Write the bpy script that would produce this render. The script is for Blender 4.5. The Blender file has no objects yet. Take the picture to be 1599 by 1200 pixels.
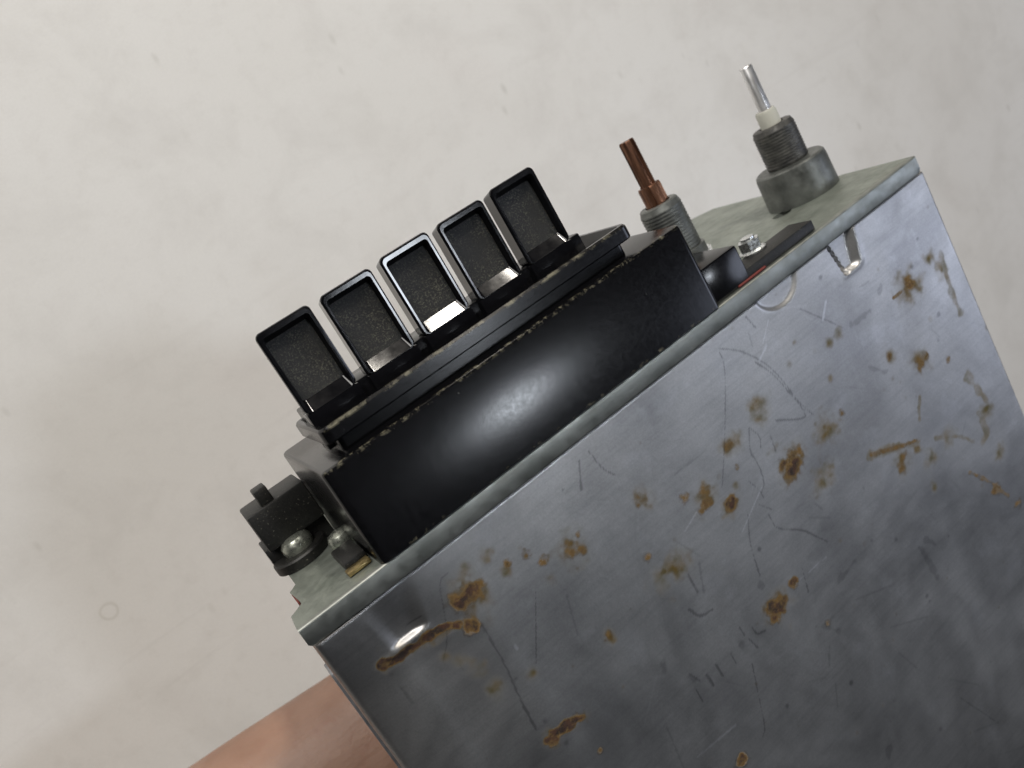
import bpy, bmesh, math, random
import numpy as np
from mathutils import Vector, Matrix

random.seed(4); rng = np.random.default_rng(11)
MM = 0.001
TABLE = -200.0          # tabletop height in the radio's own millimetre frame (flange top = 0)
def W(x, y, z): return Vector((x*MM, y*MM, (z - TABLE)*MM))

# ---------------------------------------------------------------- camera
sc = bpy.context.scene
COL = sc.collection
RC = np.array([[0.760543, -0.494478, 0.420791], [-0.552854, -0.83303, 0.02033], [0.340479, -0.248098, -0.90693]])
CC = np.array([2.4297, 53.1369, 146.1611]); FPX = 1314.89
cam_d = bpy.data.cameras.new('camera'); cam = bpy.data.objects.new('camera', cam_d); COL.objects.link(cam)
cam_d.sensor_width = 36; cam_d.lens = FPX/1599*36
cam_d.clip_start = 0.01; cam_d.clip_end = 30
rm = Matrix((RC[0].tolist(), (-RC[1]).tolist(), (-RC[2]).tolist())).transposed()
cam.matrix_world = Matrix.Translation(W(*CC)) @ rm.to_4x4()
cam_d.dof.use_dof = True; cam_d.dof.focus_distance = 0.162; cam_d.dof.aperture_fstop = 28
sc.camera = cam
sc.render.resolution_x, sc.render.resolution_y = 1024, 768

# ---------------------------------------------------------------- world, lamps, exposure
wd = bpy.data.worlds.new('World'); sc.world = wd; wd.use_nodes = True
wd.node_tree.nodes['Background'].inputs[0].default_value = (0.80, 0.86, 1.0, 1)
wd.node_tree.nodes['Background'].inputs[1].default_value = 0.014
def area(name, loc, target, size, power, color, size_y=None):
    l = bpy.data.lights.new(name, 'AREA'); l.energy = power; l.color = color
    l.shape = 'RECTANGLE' if size_y else 'DISK'; l.size = size
    if size_y: l.size_y = size_y
    o = bpy.data.objects.new(name, l); COL.objects.link(o)
    o.location = loc; o.rotation_euler = (Vector(target) - Vector(loc)).to_track_quat('-Z', 'Y').to_euler()
    return o
base_pt = W(60, 10, 0)
def dirpt(d, dist): return base_pt + Vector(d).normalized()*dist
area('room_lamp', dirpt((.32, .83, .50), 1.3), base_pt, 0.115, 8, (1.0, .93, .83))
sp = bpy.data.lights.new('overhead_lamp', 'SPOT'); sp.energy = 118; sp.color = (.86, .92, 1.0); sp.shadow_soft_size = .30
sp.spot_size = math.radians(8.0); sp.spot_blend = .6
so = bpy.data.objects.new('overhead_lamp', sp); COL.objects.link(so); so.location = dirpt((.345, -.105, .937), 1.5)
so.rotation_euler = (W(110, -24, 0) - so.location).to_track_quat('-Z', 'Y').to_euler()
area('window_light', dirpt((-.33, .80, .55), 2.3), base_pt, 1.3, 39, (1.0, .965, .915))
area('side_fill', dirpt((.85, -.25, .55), 2.0), W(250, 0, -100), 0.9, 5.5, (.74, .81, 1.0))  # unseen fill, added to lift and cool the right side of the table
sc.view_settings.view_transform = 'Standard'; sc.view_settings.look = 'None'
sc.view_settings.exposure = 0; sc.view_settings.gamma = 1; sc.view_settings.use_curve_mapping = False
sc.render.engine = 'CYCLES'

# ---------------------------------------------------------------- helpers
def at(px, py, z=-0.6):      # photo pixel -> point on the horizontal plane z (radio millimetres)
    d = RC.T @ np.array([(px-800)/FPX, (py-600)/FPX, 1.0]); k = (z - CC[2])/d[2]
    return (CC + k*d)[:2]

class NT:
    def __init__(s, name):
        s.m = bpy.data.materials.new(name); s.m.use_nodes = True; s.t = s.m.node_tree; s.n = s.t.nodes; s.l = s.t.links
        s.b = s.n['Principled BSDF']; s.co = s.n.new('ShaderNodeTexCoord').outputs['Object']
    def put(s, sock, v):
        if isinstance(v, bpy.types.NodeSocket): s.l.new(v, sock)
        else: sock.default_value = v
    def set(s, **k):
        for a, v in k.items(): s.put(s.b.inputs[a.replace('_', ' ')], v)
    def map(s, scale, rot=(0,0,0), loc=(0,0,0)):
        m = s.n.new('ShaderNodeMapping'); s.l.new(s.co, m.inputs[0]); m.inputs['Scale'].default_value = scale
        m.inputs['Rotation'].default_value = rot; m.inputs['Location'].default_value = loc; return m.outputs[0]
    def noise(s, scale, detail=3, rough=.55, vec=None, dist=0):
        t = s.n.new('ShaderNodeTexNoise'); s.l.new(vec or s.co, t.inputs['Vector'])
        t.inputs['Scale'].default_value = scale; t.inputs['Detail'].default_value = detail
        t.inputs['Roughness'].default_value = rough; t.inputs['Distortion'].default_value = dist
        return t.outputs['Fac']
    def voro(s, scale, vec=None, feat='F1'):
        t = s.n.new('ShaderNodeTexVoronoi'); t.feature = feat; s.l.new(vec or s.co, t.inputs['Vector']); t.inputs['Scale'].default_value = scale
        return t.outputs['Distance']
    def ramp(s, v, a, b, lo=0.0, hi=1.0):
        r = s.n.new('ShaderNodeMapRange'); r.inputs[1].default_value = a; r.inputs[2].default_value = b
        r.inputs[3].default_value = lo; r.inputs[4].default_value = hi; s.l.new(v, r.inputs[0]); return r.outputs[0]
    def math(s, op, a, b=0.0, c=0.0):
        m = s.n.new('ShaderNodeMath'); m.operation = op; s.put(m.inputs[0], a); s.put(m.inputs[1], b); s.put(m.inputs[2], c); return m.outputs[0]
    def mix(s, f, a, b):
        m = s.n.new('ShaderNodeMix'); m.data_type = 'RGBA'; s.put(m.inputs['Factor'], f)
        ca = [i for i in m.inputs if i.type == 'RGBA']
        s.put(ca[0], a if isinstance(a, bpy.types.NodeSocket) else (*a, 1)); s.put(ca[1], b if isinstance(b, bpy.types.NodeSocket) else (*b, 1))
        return [o for o in m.outputs if o.type == 'RGBA'][0]
    def sep(s, v=None):
        x = s.n.new('ShaderNodeSeparateXYZ'); s.l.new(v or s.co, x.inputs[0]); return x.outputs
    def bump(s, h, strength, dist=0.0003):
        b = s.n.new('ShaderNodeBump'); b.inputs['Strength'].default_value = strength; b.inputs['Distance'].default_value = dist
        s.l.new(h, b.inputs['Height']); s.l.new(b.outputs[0], s.b.inputs['Normal'])

def plain_metal(name, c1, c2, rough=.4, metal=.8, scale=300, bump=.15):
    m = NT(name); n = m.noise(scale, 4); n2 = m.noise(scale*5, 2)
    m.set(Base_Color=m.mix(m.ramp(n, .35, .68), c1, c2), Metallic=metal, Roughness=m.ramp(n2, .3, .7, rough-.08, rough+.12))
    m.bump(n2, bump, .0001); return m.m

# ---- materials
def mat_cover():
    m = NT('worn_galvanised_steel')
    at_ = m.n.new('ShaderNodeAttribute'); at_.attribute_name = 'wear'
    rs, ys, ds = m.sep(at_.outputs['Color']); br = at_.outputs['Alpha']
    big = m.noise(28, 5, .6, dist=.6); fine = m.noise(900, 3); streak = m.noise(60, 4, .6, m.map((1, 14, 1), (0, 0, math.radians(12))))
    base = m.mix(m.ramp(big, .38, .62), (.38, .378, .378), (.54, .537, .532))
    base = m.mix(m.ramp(streak, .45, .75, 0, .25), base, (.24, .24, .25))
    blot = m.ramp(m.noise(75, 4, .65), .58, .68, 0, .30)
    base = m.mix(blot, base, (.62, .625, .64))
    edge = m.noise(700, 3)
    yv = m.math('MULTIPLY', ys, m.ramp(m.noise(260, 3), .3, .60, .30, 1.0))
    base = m.mix(yv, base, m.mix(m.ramp(m.noise(330, 2), .4, .6), (.115, .092, .028), (.17, .112, .028)))
    rf = m.math('MULTIPLY', rs, m.ramp(edge, .25, .62, .45, 1.3)); rf = m.math('MULTIPLY', rf, m.ramp(m.noise(1900, 2), .2, .6, .7, 1.1))
    rv = m.ramp(rf, .12, .50); core = m.ramp(rf, .45, .95)
    rc = m.mix(m.ramp(m.noise(420, 3), .38, .62), (.185, .105, .022), (.125, .078, .022))
    rc = m.mix(core, rc, m.mix(m.ramp(m.noise(600, 3), .4, .6), (.016, .007, .004), (.060, .022, .008)))
    base = m.mix(rv, base, rc)
    base = m.mix(m.math('MULTIPLY', ds, .88), base, (.018, .018, .022))
    base = m.mix(m.math('MULTIPLY', br, .8), base, (.82, .83, .86))
    dirt = m.math('MAXIMUM', m.ramp(rv, .45, 1), m.math('MULTIPLY', yv, .35))
    gr = m.noise(2400, 2, .6); base = m.mix(m.ramp(gr, .3, .7, 0, .16), base, (.10, .10, .105))
    ro = m.ramp(m.noise(22, 6, .7, dist=1.2), .3, .7, .36, .50)
    m.set(Base_Color=base, Metallic=m.ramp(dirt, 0, 1, .97, 0), Roughness=m.math('ADD', ro, m.math('MULTIPLY', dirt, .35)))
    h = m.math('ADD', m.noise(22, 3), m.math('MULTIPLY', fine, .06)); h = m.math('ADD', h, m.math('MULTIPLY', rv, .03))
    m.bump(h, .35, .0012); return m.m

def mat_plate():
    m = NT('zinc_plate'); n = m.noise(120, 5, .6); s = m.noise(90, 4, .6, m.map((.35, 3, 3)))
    c = m.mix(m.ramp(n, .32, .7), (.20, .225, .195), (.33, .355, .32)); c = m.mix(m.ramp(s, .55, .75, 0, .4), c, (.13, .125, .08))
    m.set(Base_Color=c, Metallic=.62, Roughness=m.ramp(m.noise(500), .3, .7, .36, .55)); m.bump(m.noise(700, 3), .12, .0002); return m.m

def mat_black_paint():
    m = NT('worn_black_paint')
    x, y, z = m.sep()
    nz = m.noise(900, 3, .6); chipn = m.noise(650, 3, .7)
    eY = m.ramp(m.math('ABSOLUTE', m.math('SUBTRACT', y, .0199)), .00015, .0006, 1, 0)
    eZ = m.ramp(z, -.0010, -.0003, 0, 1)
    chip = m.math('MULTIPLY', m.math('MULTIPLY', eY, eZ), m.ramp(chipn, .50, .72))
    eR = m.math('MULTIPLY', m.ramp(y, .0003, .0008, 1, 0), m.ramp(m.noise(700, 3, .7, m.map((1, 1, 1), (0, 0, 0), (.3, .2, .1))), .55, .75, 0, .7))
    eF = m.math('MULTIPLY', m.math('MULTIPLY', m.ramp(m.math('ABSOLUTE', m.math('SUBTRACT', y, .0258)), .00015, .0006, 1, 0), m.ramp(z, -.0042, -.0032, 0, 1)), m.ramp(m.noise(300, 4, .7), .48, .66))
    chip = m.math('MAXIMUM', m.math('MAXIMUM', chip, eR), eF)
    fd = m.ramp(m.noise(2600, 2, .6), .60, .76, 0, .55)
    speck = m.ramp(m.voro(420), .05, .085, 1, 0); speck = m.math('MULTIPLY', speck, m.ramp(m.noise(140, 2), .60, .70))
    c = m.mix(m.ramp(nz, .4, .75, 0, .5), (.0025, .0025, .003), (.008, .008, .010))
    c = m.mix(fd, c, (.014, .014, .016)); c = m.mix(m.math('MULTIPLY', chip, .6), c, (.30, .28, .20)); c = m.mix(m.math('MULTIPLY', speck, .5), c, (.30, .30, .28))
    m.set(Base_Color=c, Roughness=m.ramp(m.noise(1100, 3, .6), .3, .7, .19, .24), Specular_IOR_Level=.5)
    st = m.noise(520, 2, .5, m.map((1, .12, 1))); m.bump(m.math('ADD', nz, st), .05, .00012); return m.m

def mat_black_gloss():
    m = NT('glossy_black_plastic'); n = m.noise(260, 3)
    m.set(Base_Color=m.mix(m.ramp(n, .4, .8, 0, .6), (.004, .004, .005), (.010, .010, .012)), Roughness=m.ramp(n, .3, .7, .08, .14), Specular_IOR_Level=.42)
    m.bump(m.noise(500, 2), .05, .0001); return m.m

def mat_pad():
    m = NT('speckled_black_pad')
    oi = m.n.new('ShaderNodeObjectInfo'); ad = m.n.new('ShaderNodeVectorMath'); ad.operation = 'MULTIPLY_ADD'; m.l.new(oi.outputs['Location'], ad.inputs[0]); ad.inputs[1].default_value = (7.3, 5.1, 3.7); m.l.new(m.co, ad.inputs[2])
    m.co = ad.outputs[0]; n = m.noise(2600, 2, .7); d = m.noise(150, 4, .65)
    c = m.mix(m.ramp(n, .50, .72), (.008, .008, .008), (.11, .105, .078)); c = m.mix(m.ramp(d, .36, .62, 0, .9), c, (.012, .012, .011))
    m.set(Base_Color=c, Roughness=.50, Specular_IOR_Level=.45); m.bump(n, .6, .00018); return m.m

def mat_black_rough():
    m = NT('dusty_black_casting'); n = m.noise(1500, 3, .7)
    sp = m.ramp(m.noise(2200, 2, .6), .66, .74)
    m.set(Base_Color=m.mix(m.math('MULTIPLY', sp, .6), m.mix(m.ramp(n, .4, .7), (.004, .004, .004), (.011, .0105, .009)), (.22, .21, .17)), Roughness=.5); m.bump(n, .35, .0002); return m.m

def mat_table():
    m = NT('scuffed_white_laminate')
    big = m.noise(5, 4, .6); mid = m.noise(26, 5, .65, dist=.4)
    c = m.mix(m.ramp(big, .3, .7), (.73, .715, .685), (.79, .782, .762))
    c = m.mix(m.ramp(mid, .47, .70, 0, .6), c, (.655, .64, .615))
    s1 = m.ramp(m.noise(32, 5, .6, m.map((.22, 2.2, 1), (0, 0, math.radians(-20))), dist=.3), .60, .74, 0, .25)
    c = m.mix(s1, c, (.62, .60, .57))
    s2 = m.ramp(m.noise(55, 4, .6, m.map((.12, 3.2, 1), (0, 0, math.radians(38)), (.3, .1, 0))), .64, .74, 0, .22)
    c = m.mix(s2, c, (.58, .56, .54))
    spk = m.math('MULTIPLY', m.ramp(m.voro(85, m.map((1, .45, 1), (0, 0, .5))), .05, .13, 1, 0), m.ramp(m.noise(17, 2), .47, .58))
    c = m.mix(m.math('MULTIPLY', spk, .36), c, (.42, .40, .36))
    pk = m.ramp(m.noise(14, 3, .5, m.map((1, 1, 1), (0, 0, 0), (2, 5, 0))), .62, .75, 0, .14); c = m.mix(pk, c, (.72, .665, .64))
    c = m.mix(m.ramp(m.noise(1300, 3, .7), .35, .7, 0, .16), c, (.50, .49, .47)); c = m.mix(m.ramp(m.noise(110, 5, .7), .52, .72, 0, .30), c, (.62, .60, .57))
    rx, ry = at(171, 955, TABLE)
    v = m.n.new('ShaderNodeVectorMath'); v.operation = 'DISTANCE'; m.l.new(m.co, v.inputs[0]); v.inputs[1].default_value = (rx*MM, ry*MM, 0)
    ring = m.ramp(m.math('ABSOLUTE', m.math('SUBTRACT', m.math('ADD', v.outputs['Value'], m.math('MULTIPLY', m.math('SUBTRACT', m.noise(160, 2), .5), .0012)), .0030)), .0002, .0007, .32, 0)
    c = m.mix(ring, c, (.46, .44, .38))
    m.set(Base_Color=c, Roughness=m.ramp(mid, .3, .7, .42, .6), Specular_IOR_Level=.3)
    m.bump(m.noise(60, 4), .08, .0006); return m.m

def mat_skin():
    m = NT('skin'); n = m.noise(60, 4); f = m.noise(700, 3)
    c = m.mix(m.ramp(n, .3, .7), (.265, .152, .105), (.335, .205, .150)); c = m.mix(m.ramp(m.noise(180, 3), .55, .75, 0, .3), c, (.26, .115, .09))
    m.set(Base_Color=c, Roughness=.52, Subsurface_Weight=.18, Subsurface_Radius=(.006, .003, .0015)); m.b.inputs['Subsurface Scale'].default_value = .6
    cr = m.noise(90, 4, .65, m.map((.25, 2.2, 2.2)), .6); m.bump(m.math('ADD', m.math('ADD', m.math('MULTIPLY', f, .5), n), cr), .30, .0008); return m.m

def mat_copper():
    m = NT('tarnished_copper'); n = m.noise(250, 4, .6, m.map((3, .3, 3)))
    m.set(Base_Color=m.mix(m.ramp(n, .35, .65), (.075, .036, .024), (.30, .15, .09)), Metallic=.85, Roughness=.38); m.bump(m.noise(900), .15, .0001); return m.m
def mat_nylon():
    m = NT('white_nylon'); n = m.noise(300)
    m.set(Base_Color=m.mix(n, (.42, .42, .37), (.52, .52, .46)), Roughness=.45); return m.m
def mat_red():
    m = NT('red_fibre'); m.set(Base_Color=m.mix(m.noise(600), (.16, .02, .014), (.10, .018, .014)), Roughness=.7); return m.m

M = dict(cover=mat_cover(), plate=mat_plate(), paint=mat_black_paint(), gloss=mat_black_gloss(), pad=mat_pad(), rough=mat_black_rough(),
         table=mat_table(), skin=mat_skin(), copper=mat_copper(), nylon=mat_nylon(), red=mat_red(),
         flange=plain_metal('bent_zinc_edge', (.24, .255, .235), (.38, .395, .37), .44, .88, 90),
         steel=plain_metal('case_steel', (.22, .23, .25), (.36, .37, .39), .42, .75, 120),
         bush=plain_metal('grey_die_cast', (.10, .105, .10), (.20, .21, .20), .42, .65, 200),
         thread=plain_metal('dark_thread', (.05, .05, .05), (.12, .118, .11), .45, .6, 400),
         bright=plain_metal('bright_zinc', (.60, .62, .62), (.80, .82, .82), .24, .9, 300),
         zinc=plain_metal('dull_zinc', (.36, .38, .33), (.52, .54, .47), .3, .85, 300),
         chrome=plain_metal('polished_steel', (.74, .74, .74), (.86, .86, .87), .36, .9, 40, .0),
         brass=plain_metal('dull_brass', (.20, .15, .07), (.42, .33, .15), .4, .8, 400))

# ---- meshes (coordinates in radio millimetres)
BASE = (89.0, -76.0, -84.0)
def link(name, me, mat, parent=None, loc=None):
    me.materials.append(mat) if mat else None
    o = bpy.data.objects.new(name, me); COL.objects.link(o)
    if parent: o.parent = parent
    if loc is not None: o.location = loc
    return o
def finish(bm, smooth=35):
    bmesh.ops.recalc_face_normals(bm, faces=bm.faces); bmesh.ops.scale(bm, vec=(MM,)*3, verts=bm.verts)
    me = bpy.data.meshes.new('mesh'); bm.to_mesh(me); bm.free()
    for p in me.polygons: p.use_smooth = True
    me.set_sharp_from_angle(angle=math.radians(smooth)); return me
def rbox(x0, x1, y0, y1, z0, z1, bev=.5, seg=2, bm=None):
    bm2 = bmesh.new(); bmesh.ops.create_cube(bm2, size=1)
    for v in bm2.verts: v.co = Vector(((x0+x1)/2+v.co.x*(x1-x0), (y0+y1)/2+v.co.y*(y1-y0), (z0+z1)/2+v.co.z*(z1-z0)))
    if bev: bmesh.ops.bevel(bm2, geom=bm2.edges[:], offset=bev, segments=seg, profile=.5, affect='EDGES')
    if bm is None: return bm2
    tmp = bpy.data.meshes.new('tmp'); bm2.to_mesh(tmp); bm2.free(); bm.from_mesh(tmp); bpy.data.meshes.remove(tmp); return bm
def lathe(xc, zc, prof, seg=48, bm=None, rfun=None):      # axis along Y, profile [(radius, y)]
    bm = bm or bmesh.new(); rings = []
    for r, y in prof:
        ring = []
        for k in range(seg):
            a = 2*math.pi*k/seg; rr = r*(rfun(a) if rfun else 1)
            ring.append(bm.verts.new((xc+rr*math.cos(a), y, zc+rr*math.sin(a))))
        rings.append(ring)
    for a, b in zip(rings, rings[1:]):
        for k in range(seg): bm.faces.new((a[k], a[(k+1) % seg], b[(k+1) % seg], b[k]))
    bm.faces.new(rings[0]); bm.faces.new(rings[-1][::-1]); return bm
def prism_y(poly, y0, y1, bm=None):
    bm = bm or bmesh.new(); a = [bm.verts.new((x, y0, z)) for x, z in poly]; b = [bm.verts.new((x, y1, z)) for x, z in poly]; n = len(poly)
    for k in range(n): bm.faces.new((a[k], a[(k+1) % n], b[(k+1) % n], b[k]))
    bm.faces.new(a[::-1]); bm.faces.new(b); return bm
def rrect(x0, x1, y0, y1, r, n=6):
    pts = []
    for cx, cy, a0 in ((x1-r, y1-r, 0), (x0+r, y1-r, 90), (x0+r, y0+r, 180), (x1-r, y0+r, 270)):
        for k in range(n+1):
            a = math.radians(a0+90*k/n); pts.append((cx+r*math.cos(a), cy+r*math.sin(a)))
    return pts
def loops(stack, cap0=True, cap1=True, bm=None):
    bm = bm or bmesh.new(); R_ = [[bm.verts.new(p) for p in L] for L in stack]
    for a, b in zip(R_, R_[1:]):
        n = len(a)
        for k in range(n): bm.faces.new((a[k], a[(k+1) % n], b[(k+1) % n], b[k]))
    if cap0: bm.faces.new(R_[0][::-1])
    if cap1: bm.faces.new(R_[-1])
    return bm

# ================================================================ setting
me = bpy.data.meshes.new('mesh'); S = 3.0
me.from_pydata([(-S, -S, 0), (S, -S, 0), (S, S, 0), (-S, S, 0)], [], [(0, 1, 2, 3)])
tb = link('tabletop', me, M['table']); tb['kind'] = 'structure'; tb['label'] = 'scuffed white tabletop below the radio'

# ================================================================ the radio
radio = bpy.data.objects.new('car_radio', None); COL.objects.link(radio); radio.empty_display_size = .05
radio.location = W(*BASE)
radio['label'] = 'old car radio with rusty grey metal case, black push buttons and bare shafts'; radio['category'] = 'car radio'
OFF = Vector((-BASE[0]*MM, -BASE[1]*MM, -BASE[2]*MM))
def part(name, bm, mat, parent=None, smooth=35):
    me_ = finish(bm, smooth) if isinstance(bm, bmesh.types.BMesh) else bm
    return link(name, me_, mat, parent or radio, OFF if parent is None else (0, 0, 0))

# ---- top cover: fine grid so that dents, crimps and wear are real positions on the sheet
def vnoise(x, y, s, seed):
    r = np.random.default_rng(seed).random((256, 256)); X = x/s; Y = y/s
    i = np.floor(X).astype(int); j = np.floor(Y).astype(int); u = X-i; v = Y-j; u = u*u*(3-2*u); v = v*v*(3-2*v)
    g = lambda a, b: r[a % 256, b % 256]
    return (g(i, j)*(1-u)+g(i+1, j)*u)*(1-v)+(g(i, j+1)*(1-u)+g(i+1, j+1)*u)*v
def sst(a, b, x): t = np.clip((x-a)/(b-a), 0, 1); return t*t*(3-2*t)

CX0, CX1, CY0, CY1 = .7, 179.6, -162.0, -4.7
nx, ny = 600, 512
gx, gy = np.meshgrid(np.linspace(CX0, CX1, nx), np.linspace(CY0, CY1, ny), indexing='ij')
nA = (vnoise(gx, gy, 2.2, 1)-.5)+.6*(vnoise(gx, gy, .9, 2)-.5)
nB = vnoise(gx, gy, 5, 3)-.5
def seg_d(x0, y0, x1, y1):
    dx, dy = x1-x0, y1-y0; L2 = dx*dx+dy*dy+1e-9
    t = np.clip(((gx-x0)*dx+(gy-y0)*dy)/L2, 0, 1); return np.hypot(gx-x0-t*dx, gy-y0-t*dy)
wear = np.zeros((4,)+gx.shape)
PXMM = 1/6.6
def blob(ch, px, py, r, k=1.0, soft=.5):
    x, y = at(px, py); rr = r*PXMM*np.linalg.norm(np.array([x, y, -.6])-CC)/190
    d = np.hypot(gx-x, gy-y)/rr + nA*1.0 + nB*.4
    wear[ch] = np.maximum(wear[ch], k*sst(1+soft*.5, 1-soft, d))
def line(ch, pts, w, k=1.0, rough=.8):
    P_ = [np.array(at(*p)) for p in pts]
    if len(P_) > 2:
        E_ = [2*P_[0]-P_[1]] + P_ + [2*P_[-1]-P_[-2]]; Q_ = []
        for a0, a1, a2, a3 in zip(E_, E_[1:], E_[2:], E_[3:]):
            for u in (0, .25, .5, .75): Q_.append(.5*(2*a1+(a2-a0)*u+(2*a0-5*a1+4*a2-a3)*u*u+(3*a1-a0-3*a2+a3)*u**3))
        P_ = Q_ + [P_[-1]]
    for a, b in zip(P_, P_[1:]):
        rr = w*PXMM
        d = seg_d(*a, *b)/rr + nA*rough
        wear[ch] = np.maximum(wear[ch], k*sst(1.3, .5, d))
rust = [(1235,725,19),(1143,787,9),(1098,770,12),(1101,789,9),(1071,779,9),(1142,695,8),(1005,780,11),(998,790,7),(895,864,16),(903,837,6),(824,868,9),(848,877,8),
 (792,880,6),(722,944,17),(735,922,14),(752,912,11),(737,980,10),(1012,871,6),(1215,950,14),(1240,910,7),(1212,966,8),(1160,1188,11),(950,992,7),(946,1000,5),(1420,447,13),(1438,570,9),
 (1446,556,6),(1408,728,9),(1412,712,7),(1480,561,5),(1314,645,5),(1151,727,6),(1296,972,6),(1590,786,7),(1556,762,8),(938,1172,5),(903,1121,9),(1388,557,6)]
DARK = {(1235,725),(1143,787),(722,944),(895,864),(1215,950),(737,980),(735,922),(903,1121),(1212,966),(1101,789),(1160,1188),(1386,1180),(1240,910)}
for x, y, r in rust: blob(0, x, y, r*1.15, 1.0 if (x, y) in DARK else .62, 1.4)
for p, w in (([(858,1158),(876,1142),(905,1122)],9), ([(716,976),(690,984),(660,1006),(632,1028),(600,1046)],6), ([(1515,738),(1545,752),(1575,775)],4), ([(1432,688),(1405,698),(1360,711)],4),
             ([(1395,466),(1412,452)],3)): line(0, p, w, .95 if w > 5 else .42, 1.0)
yel = [(1055,885,24),(1035,912,18),(1183,640,17),(1290,668,18),(760,872,11),(790,893,8),(775,1078,13),(722,1036,10),(748,1046,12),(832,1052,9),(1390,555,10),(1480,686,12),(1562,706,9),
 (1453,716,10),(1470,420,10),(1450,402,8),(1310,520,8),(1098,775,20),(895,862,24),(735,930,30),(1420,447,20),(1440,565,14),(1410,720,16),(1235,725,25),(1143,787,14),(1005,780,17),(1540,640,9),
 (1435,700,9),(1215,950,20),(860,905,8),(1295,535,6),(1145,695,14),(1230,570,5),(1297,590,5),(700,1030,8),(1460,760,6),(1240,535,5),(950,995,12),(1150,760,6),(1590,560,8),(1285,745,20)]
for x, y, r in yel: blob(1, x, y, r*1.1, 1.0, 1.0)
for p, w in (([(1508,588),(1525,605),(1541,628)],8), ([(1530,648),(1541,675),(1535,690)],7), ([(1462,685),(1500,682),(1520,690)],4), ([(1436,690),(1400,700),(1355,713)],7), ([(1436,620),(1436,655)],4),
             ([(858,1158),(905,1122)],13), ([(716,976),(660,1006),(600,1046)],10), ([(1470,400),(1480,440),(1500,490)],6)): line(1, p, w, .7, 1.2)
for p, w in (([(1330,508),(1343,498),(1357,486)],5), ([(1375,445),(1373,458)],4), ([(1358,574),(1384,581)],4), ([(1435,856),(1452,880),(1463,900)],5), ([(1445,842),(1462,850)],4), ([(1335,878),(1312,905)],6),
             ([(1276,978),(1310,984)],4), ([(1296,1010),(1296,1040)],3), ([(1186,910),(1192,915)],5), ([(1075,1052),(1085,1062)],5), ([(1390,1165),(1388,1185)],5), ([(1038,1035),(1040,1048)],6),
             ([(1100,925),(1092,880)],2)): line(2, p, w*.8, .26, 2.4)
for p, w in (([(1122,545),(1140,546),(1165,552),(1195,568),(1220,592),(1245,625),(1270,648)],1.5), ([(1180,566),(1205,583),(1228,608),(1258,650),(1212,657)],1.5), ([(1122,545),(1132,580),(1132,680),(1128,760)],.9),
             ([(1170,668),(1186,682),(1188,700)],1.3), ([(1170,670),(1172,704),(1184,725),(1193,752),(1190,770)],1.5), ([(1203,680),(1212,705)],1.5), ([(1170,752),(1186,766),(1194,778)],1.4), ([(1185,788),(1206,796)],1.3),
             ([(1168,802),(1172,848),(1187,900)],1.8), ([(1200,804),(1215,825),(1252,828),(1275,838),(1292,846)],1.6), ([(753,976),(770,1005),(790,1040),(815,1095),(838,1140)],2.0), ([(702,892),(688,912),(696,960),(701,1000),(697,1035)],1.2),
             ([(1075,898),(1090,925)],1.8), ([(1077,952),(1094,962),(1113,952)],2.0), ([(1253,888),(1263,925)],1.8), ([(837,920),(838,1040)],.9), ([(1155,980),(1163,992)],1.8), ([(1175,980),(1183,990),(1196,985)],2.0),
             ([(1142,1020),(1150,1036)],1.8), ([(1118,1038),(1130,1056)],2.2), ([(1104,1054),(1114,1070)],2.2), ([(1088,1078),(1098,1096)],2.2), ([(1076,1052),(1094,1064)],2.2), ([(1170,998),(1184,1012)],1.6), ([(1175,1036),(1186,1090),(1195,1135),(1192,1150)],1.4),
             ([(920,705),(940,730),(960,742)],1.3), ([(905,720),(908,765)],2.0), ([(1250,483),(1290,500),(1320,514)],1.2), ([(1165,495),(1180,512)],1.6), ([(640,980),(660,965)],1.0), ([(1500,1090),(1560,1130)],1.0)):
    line(2, p, w*.75, .48, 1.3)
for p, w in (([(1197,540),(1187,562)],2.0), ([(1290,470),(1285,500)],2.0), ([(1090,1182),(1150,1132)],1.6), ([(1200,500),(1192,535)],1.0), ([(1160,830),(1190,760)],1.2), ([(1070,830),(1088,800)],1.0), ([(805,1008),(808,1013)],2), ([(900,690),(960,650)],.8),
             ([(1250,905),(1290,870)],.8)): line(3, p, w, .55, .8)
# many hair-fine random scuffs
for k in range(120):
    x, y = rng.uniform(CX0, CX1), rng.uniform(CY0, CY1); a = rng.normal(-.6, .7); L = rng.uniform(2, 14)
    d = seg_d(x, y, x+L*math.cos(a), y+L*math.sin(a))/.22; ch = 3 if rng.random() < .5 else 2
    wear[ch] = np.maximum(wear[ch], (.45 if ch == 3 else 1)*rng.uniform(.08, .26)*sst(1.3, .4, d+nA*.6))
for k in range(170):
    x, y = rng.uniform(CX0, CX1), rng.uniform(CY0, CY1); r = rng.uniform(.25, .8)
    wear[rng.choice([1, 1, 1, 2])] += rng.uniform(.15, .5)*sst(1.2, .4, np.hypot(gx-x, gy-y)/r+nA)
wear = np.clip(wear, 0, 1)

gz = np.full(gx.shape, -.6)
def edge_drop(d, r): q = np.clip(r-d, 0, r); return r-np.sqrt(np.maximum(r*r-q*q, 0))
gz -= edge_drop(gx-CX0, 1.4) + edge_drop(CX1-gx, 1.2) + edge_drop(gy-CY0, 1.0) + .35*edge_drop(CY1-gy, .5)
# left margin bent down to look dark, standing in for a cast shadow
gz -= 3.0*(np.clip((12-(gx-CX0))/13, 0, 1)**1.7)*sst(-3, -22, gy) + 2.2*sst(30, 8, gx)*sst(-2, -22, gy)*sst(-110, -26, gy)
gz += .20*(vnoise(gx, gy, 45, 8)-.5) + .05*(vnoise(gx, gy, 14, 9)-.5)
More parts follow.
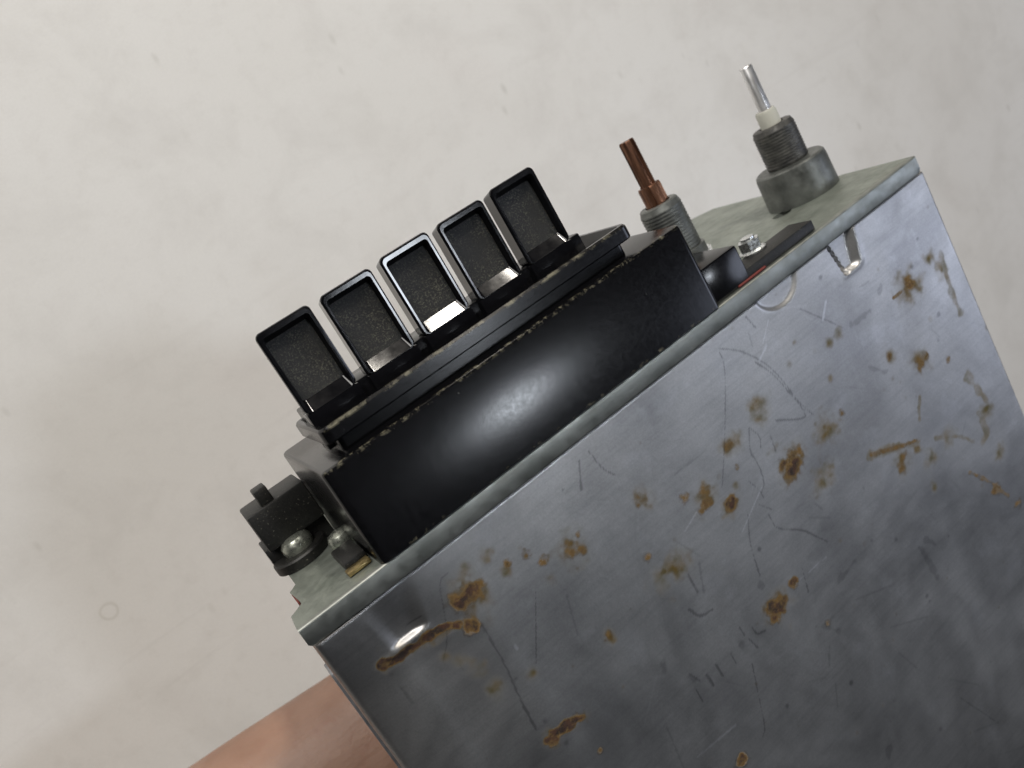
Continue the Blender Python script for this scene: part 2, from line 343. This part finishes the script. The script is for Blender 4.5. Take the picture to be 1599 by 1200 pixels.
# crimped tab near the left end: floor tilted down rearward so it reflects dark
lx0 = 9.6 + (-4-gy)*.12; lx1 = 22.2 - (-4-gy)*.22
t = sst(-15.4, -14.5, gy)*np.clip((-4.0-gy)/10.5, 0, 1)
gz -= 1.0*t*sst(0, 3.0, gx-lx0)*sst(0, 4.0, lx1-gx)
gz += .3*np.exp(-((gy+15.9)/.9)**2)*sst(8, 12, gx)*sst(21, 17, gx)
# cut tab near the right end
rx0 = 141.2 + (-4-gy)*.2; rx1 = 151.6 - (-4-gy)*.24
t = sst(-13.6, -12.4, gy)
gz -= 1.3*t*sst(0, .4, gx-rx0)*sst(0, 2.6, rx1-gx) + 4*t*sst(0, .8, gx-rx0)*sst(2.0, 1.2, gx-rx0)
gz += .2*np.exp(-((gy+13.3)/.8)**2)*sst(141.5, 144, gx)*sst(151, 148, gx)
gz += .2*np.exp(-((gx-rx1-.3)/.9)**2)*sst(-14, -12.5, gy)
# half-round pressing
dd = np.hypot((gx-123.6)/1.0, (gy+3.6)/.86); gz -= .6*sst(7.4, 5.8, dd)

def grid_mesh():
    v = np.stack([gx, gy, gz], -1).reshape(-1, 3)*MM
    idx = np.arange(nx*ny).reshape(nx, ny)
    f = np.stack([idx[:-1, :-1], idx[1:, :-1], idx[1:, 1:], idx[:-1, 1:]], -1).reshape(-1, 4)
    # border skirt, 5 mm down
    bord = np.concatenate([idx[:, 0], idx[-1, 1:], idx[-2::-1, -1], idx[0, -2:0:-1]])
    lo = v[bord].copy(); lo[:, 2] = -10.5*MM; base = len(v); v = np.concatenate([v, lo]); n = len(bord); k = np.arange(n); k2 = (k+1) % n
    f2 = np.stack([bord[k], base+k, base+k2, bord[k2]], -1); f = np.concatenate([f, f2])
    me_ = bpy.data.meshes.new('mesh'); me_.vertices.add(len(v)); me_.vertices.foreach_set('co', v.astype(np.float32).ravel())
    me_.loops.add(f.size); me_.loops.foreach_set('vertex_index', f.astype(np.int32).ravel())
    me_.polygons.add(len(f)); me_.polygons.foreach_set('loop_start', np.arange(0, f.size, 4, dtype=np.int32))
    me_.update(calc_edges=True); me_.validate()
    w = np.zeros((len(v), 4), np.float32); w[:base] = np.moveaxis(wear, 0, -1).reshape(-1, 4)
    a = me_.attributes.new('wear', 'FLOAT_COLOR', 'POINT'); a.data.foreach_set('color', w.ravel())
    me_.polygons.foreach_set('use_smooth', np.ones(len(f), bool)); me_.set_sharp_from_angle(angle=math.radians(60)); return me_
cover = part('top_cover', grid_mesh(), M['cover'])
lower = part('lower_case', rbox(6.2, 179.1, -161.4, -5.0, -78, -8.2, .8), M['steel'])
part('side_tab', rbox(.1, 6.6, -120, -14.5, -16, -9.6, .25), M['steel'], lower)

# ---- front mounting plate: sheet with top flange bent back, notch on the left edge, round hole
def plate_bm():
    bm = bmesh.new()
    out = [(0.2, -1.2), (0.6, -8), (3.4, -10.5), (3.4, -12.0), (2.9, -20), (4.6, -22), (5.6, -80), (7.5, -84), (171.5, -84), (178, -77), (178, -1.2)]
    hole = [(157.3+2.6*math.cos(a), -26.6+2.6*math.sin(a)) for a in np.linspace(0, 2*math.pi, 25)[:-1]]
    es = []
    for pts in (out, hole):
        vs = [bm.verts.new((x, .0, z)) for x, z in pts]; es += [bm.edges.new((vs[k], vs[(k+1) % len(vs)])) for k in range(len(vs))]
    bmesh.ops.triangle_fill(bm, edges=es, use_beauty=True)
    r = bmesh.ops.extrude_face_region(bm, geom=bm.faces[:])
    for e in r['geom']:
        if isinstance(e, bmesh.types.BMVert): e.co.y = -1.2
    return bm
plate = part('front_plate', plate_bm(), M['plate'])
# flange: rounded bend profile in YZ swept along X
prof = [(0, -1.2)] + [(-.55+.55*math.cos(a), -.55+.55*math.sin(a)) for a in np.linspace(.2, math.pi/2, 5)] + [(-4.1, -.02), (-4.45, -.2), (-4.55, -.5), (-4.5, -1.3), (-1.2, -1.3)]
bm = bmesh.new(); st = []
for x, dy in ((0.2, .6), (.7, .1), (1.6, 0), (3, 0), (5, 0), (7, 0), (9, 0), (11, 0), (13, 0), (16, 0), (20, 0), (60, 0), (120, 0), (176.4, 0), (177.5, .1), (178, .6)):
    st.append([bm.verts.new((x, min(y+dy, y) if y > -2 else y+dy, z - .2*max(0, 1-x/13)**1.5 - .9*max(0, 1-x/20)*max(0, -y-.6)/3.9)) for y, z in prof])  # left end also tilted rearward to darken it, shade put into the shape
for a, b in zip(st, st[1:]):
    n = len(a)
    for k in range(n): bm.faces.new((a[k], a[(k+1) % n], b[(k+1) % n], b[k]))
bm.faces.new(st[0]); bm.faces.new(st[-1][::-1])
part('flange', bm, M['flange'], plate, 40)
part('rust_patch', rbox(2.9, 3.3, -1.0, -.2, -19.5, -12.5, .1, 1), M['red'], plate)

# ---- nosepiece (black painted box), mounting ear, bezel frame
def box_front_rounded(x0, x1, y0, y1, z0, z1, r, tb):
    st = []
    for y, ins in ((y0, 0), (y1-tb, 0), (y1-tb*.3, tb*.3), (y1, tb)):
        st.append([(x, y, z) for x, z in rrect(x0+ins, x1-ins, z0+ins, z1-ins, max(r-ins, .2))])
    return loops(st)
nose = part('nosepiece', box_front_rounded(18.2, 108, .05, 20.1, -40, .35, 1.6, .7), M['paint'])
ear = part('mounting_ear', rbox(107.6, 119.2, .1, 8.8, -24, -1.0, .6), M['paint'], nose)
part('mounting_strip', rbox(118.8, 141.5, .1, 2.6, -8.5, -1.1, .3), M['rough'], nose)
part('gasket', rbox(115, 124, .1, .7, -2.4, -.7, .2, 1), M['red'], nose)
# bezel frame: hollow ring standing proud of the nosepiece, with slanted inner lip
fx0, fx1, fz0, fz1 = 22.3, 98.6, -27, -2.6
st = []
for y, ins, r in ((20.0, 2.2, 1.2), (22.7, 2.2, 1.2), (22.9, .3, 1.8), (23.2, 0, 2.0), (25.6, 0, 2.0), (26.1, .4, 1.8), (26.1, 1.3, 1.4), (25.5, 1.7, 1.2), (23.3, 2.9, 1.0)):
    st.append([(x, y, z) for x, z in rrect(fx0+ins, fx1-ins, fz0+ins, fz1-ins, r)])
frame = part('bezel_frame', loops(st, False, True), M['paint'])
part('inner_ledge', rbox(fx0+1.6, fx1-6.5, 21.0, 28.6, -24, -11.2, .4), M['paint'], frame)

# ---- five push buttons (shared meshes)
BW, BY0, BY1 = 11.5, 28.3, 45.6
def paddle_bm():
    def lp(z, s, tip, rear, r, slope=0.0): return [(x, y, z+slope*(y-BY0)) for x, y in rrect(s, BW-s, BY0+rear, BY1-tip, r)]
    return loops([lp(-15.2, .5, .9, 0, .7), lp(-11.2, .1, .15, 0, 1.0), lp(-10.5, 0, 0, 0, 1.1), lp(-10.15, .12, .12, 0, 1.1), lp(-10.0, .42, .45, .0, 1.0),
                  lp(-10.0, .82, 1.25, .04, .8), lp(-10.10, .88, 1.33, .10, .7), lp(-11.6, 1.25, 2.3, 2.38, .5, -.03)], True, False)
def pad_bm():
    n = 10; bm = bmesh.new(); x0, x1, y0, y1 = 1.25, BW-1.25, BY0+2.38, BY1-2.3; g = []
    for i in range(n+1):
        row = []
        for j in range(n+1):
            x = x0+(x1-x0)*i/n; y = y0+(y1-y0)*j/n; s = math.sin(math.pi*i/n)
            row.append(bm.verts.new((x, y, -11.6-.03*(y-BY0)-.60*s*math.sin(math.pi*j/n)+.02)))
        g.append(row)
    for i in range(n):
        for j in range(n): bm.faces.new((g[i][j], g[i+1][j], g[i+1][j+1], g[i][j+1]))
    for f in bm.faces: f.normal_update()
    me_ = finish(bm); return me_
paddle_me = finish(paddle_bm(), 20); pad_me = pad_bm(); stem_me = finish(rbox(.05, BW-.05, 20.6, 28.28, -15, -9.98, .12, 2), 40)
paddle_me.materials.append(M['gloss']); pad_me.materials.append(M['pad']); stem_me.materials.append(M['gloss'])
dz = [0, .05, .1, .0, -.1]; dyb = [.1, -.1, .15, -.1, .2]
for i in range(5):
    b = link('push_button', paddle_me, None, radio, OFF + Vector(((23.2+13.65*i)*MM, dyb[i]*MM, dz[i]*MM)))
    b.rotation_euler = (0, 0, 0)
    link('finger_pad', pad_me, None, b, (0, 0, 0)); link('button_stem', stem_me, None, b, (0, 0, 0))

# ---- left casting with locating peg, screw and clip
blk = part('side_block', rbox(4.4, 18.0, 5.2, 14.2, -45, -32.6, .5), M['rough'])
part('locating_peg', rbox(8.3, 11.3, 13.6, 17.8, -38, -33.2, .4), M['rough'], blk)
bm = lathe(9.4, -33.5, [(6.2, .1), (6.2, 2.0), (5.9, 2.4)], 32); rbox(3.6, 17.8, .1, 5.6, -45, -35.0, .3, 2, bm)
part('block_ear', bm, M['rough'], blk)
def screw(xc, zc, y0, y1, r, mat, name='screw', hexed=False):
    if hexed:
        poly = [(xc+r*math.cos(a), zc+r*math.sin(a)) for a in np.arange(6)*math.pi/3+.3]
        bm = lathe(xc, zc, [(r*1.18, y0), (r*1.22, y0+.5), (r*.95, y0+.9)], 32); prism_y(poly, y0+.6, y1, bm); lathe(xc, zc, [(r*.62, y1-.1), (r*.62, y1+.7), (r*.4, y1+.9)], 24, bm)
    else:
        h = y1-y0; bm = lathe(xc, zc, [(r*.95, y0), (r, y0+.25*h), (r*.98, y0+.55*h), (r*.82, y0+.82*h), (r*.45, y1-.03*h), (.2, y1)], 36)
    return part(name, bm, mat)
screw(9.8, -33.2, 2.3, 5.8, 3.5, M['zinc'], 'mounting_screw')
screw(16.9, -24.0, .2, 3.4, 2.7, M['zinc'], 'mounting_screw')
screw(128.6, -8.2, 2.5, 5.6, 2.7, M['bright'], 'hex_screw', True)
clip = part('spring_clip', rbox(13.2, 17.9, .1, 2.2, -18.5, -7.2, .5), M['rough'])
part('clip_edge', rbox(12.7, 17.6, .2, 1.1, -7.4, -4.6, .25), M['brass'], clip)

# ---- tuning shaft (copper) with its bushing and nut
def threads(r, y0, y1, pitch, depth):
    p = []; y = y0
    while y < y1-pitch: p += [(r-depth, y), (r, y+pitch*.35), (r, y+pitch*.55), (r-depth, y+pitch*.9)]; y += pitch
    return p
TX, TZ = 125.4, -28.5
bush = part('tuning_bushing', lathe(TX, TZ, [(6.1, 1), (6.1, 7.5)] + threads(5.45, 7.6, 20.2, .85, .12) + [(5.0, 20.6), (4.6, 20.9), (3.3, 20.9), (3.2, 18)], 48), M['bush'])
hexp = [(TX+8.0*math.cos(a), TZ+8.0*math.sin(a)) for a in np.arange(6)*math.pi/3+.15]
bm = prism_y(hexp, .1, 5.2); bmesh.ops.bevel(bm, geom=[e for e in bm.edges if abs(e.verts[0].co.y-e.verts[1].co.y) < .1], offset=.5, segments=2, affect='EDGES')
part('hex_nut', bm, M['bright'], bush)
def slotted(r, n, depth, ph):
    def f(a):
        k = min(abs(((a-ph-2*math.pi*j/n+math.pi) % (2*math.pi))-math.pi) for j in range(n)); return 1-depth*max(0, 1-(k/.30)**4)
    return f
shaft = part('tuning_shaft', lathe(TX, TZ, [(1.95, 18), (1.95, 37.5), (1.75, 37.9)], 72, rfun=slotted(1.9, 3, .42, 1.35)), M['copper'], None, 30)
part('shaft_collar', lathe(TX, TZ, [(2.9, 17), (2.95, 25.4), (2.75, 25.9)], 72, rfun=slotted(2.9, 4, .26, .95)), M['copper'], shaft, 30)

# ---- volume shaft with stepped bushing
VX, VZ = 168.4, -28.5
vb = part('volume_bushing', lathe(VX, VZ, [(9.75, .05), (9.7, 1.4), (9.55, 8.6), (9.3, 9.6), (8.8, 10.0), (5.3, 10.05)], 64), M['bush'])
part('threaded_neck', lathe(VX, VZ, [(5.3, 9.9)] + threads(5.65, 10.4, 20.6, .8, .12) + [(5.2, 20.9), (4.9, 21.05), (3.2, 21.05), (3.1, 19)], 48), M['thread'], vb)
vs = part('volume_shaft', lathe(VX, VZ, [(1.86, 19), (1.86, 37.2), (1.65, 37.55)], 48, rfun=lambda a: min(1, .8/max(.01, math.cos(a+2.4))) if math.cos(a+2.4) > 0 else 1), M['chrome'])
part('nylon_sleeve', lathe(VX, VZ, [(2.9, 18.5), (2.9, 24.6), (2.6, 25.3)], 48, rfun=slotted(2.9, 2, .3, .75)), M['nylon'], vs)

# ================================================================ the arm that holds the radio
bm = bmesh.new()
def tube(path, n=20):      # path: (x, y, z, half width in y, half height in z)
    rings = []
    for i, (x, y, z, a, b) in enumerate(path):
        p0 = Vector(path[max(i-1, 0)][:3]); p1 = Vector(path[min(i+1, len(path)-1)][:3]); d = (p1-p0).normalized()
        up = Vector((0, 0, 1)); sd = up.cross(d).normalized(); up = d.cross(sd)
        rings.append([bm.verts.new(Vector((x, y, z))+sd*(a*math.cos(t_))+up*(b*math.sin(t_))) for t_ in np.linspace(0, 2*math.pi, n+1)[:-1]])
    for a, b in zip(rings, rings[1:]):
        for k in range(n): bm.faces.new((a[k], a[(k+1) % n], b[(k+1) % n], b[k]))
    bm.faces.new(rings[0][::-1]); bm.faces.new(rings[-1])
tube([(-330,-128,-140,40,38),(-260,-118,-134,42,40),(-190,-108,-127,41,38),(-120,-94,-119,38.5,34),(-70,-88.5,-112,35.5,29),(-30,-86.5,-106,32.6,24.5),(0,-86,-102,30.5,21),(20,-86,-98.5,33,18.5),
      (45,-86,-94.5,39,15.5),(72,-86,-92.5,41,14),(90,-86,-91.5,38,11.5),(97,-86,-91,30,8)])
for y0, y1, L, r in ((-56,-50,62,8.6), (-76,-75,72,9.0), (-96,-100,66,8.7), (-115,-123,50,7.6)):      # four fingers, unequal, slightly curled up against the case bottom
    tube([(80,y0,-91.5,r,r), (92,y0,-89.5,r,r), (92+L*.35,y0+(y1-y0)*.4,-87.6,r*.97,r*.95), (92+L*.66,y0+(y1-y0)*.7,-86.6,r*.92,r*.88), (92+L*.92,y1,-86.0,r*.8,r*.78), (92+L,y1,-85.6,r*.45,r*.45)], 14)
tube([(18,-66,-99,14,12), (36,-50,-95,12.5,11), (55,-36,-91.5,11,10), (74,-27,-89.2,10.2,9.3), (90,-22,-88.0,8.2,7.6), (97,-20,-87.6,4.5,4.5)], 14)   # thumb leaves the side of the palm
bmesh.ops.recalc_face_normals(bm, faces=bm.faces)
for v in bm.verts: v.co = Vector(W(*v.co)) - W(30, -86, -102)
me = bpy.data.meshes.new('mesh'); bm.to_mesh(me); bm.free()
arm = link('person', me, M['skin']); arm.location = W(30, -86, -102)
rmd = arm.modifiers.new('remesh', 'REMESH'); rmd.mode = 'VOXEL'; rmd.voxel_size = .0022; rmd.use_smooth_shade = True
sm = arm.modifiers.new('smooth', 'SMOOTH'); sm.factor = .5; sm.iterations = 8
arm['label'] = 'bare forearm and hand holding the car radio from underneath'; arm['category'] = 'person'
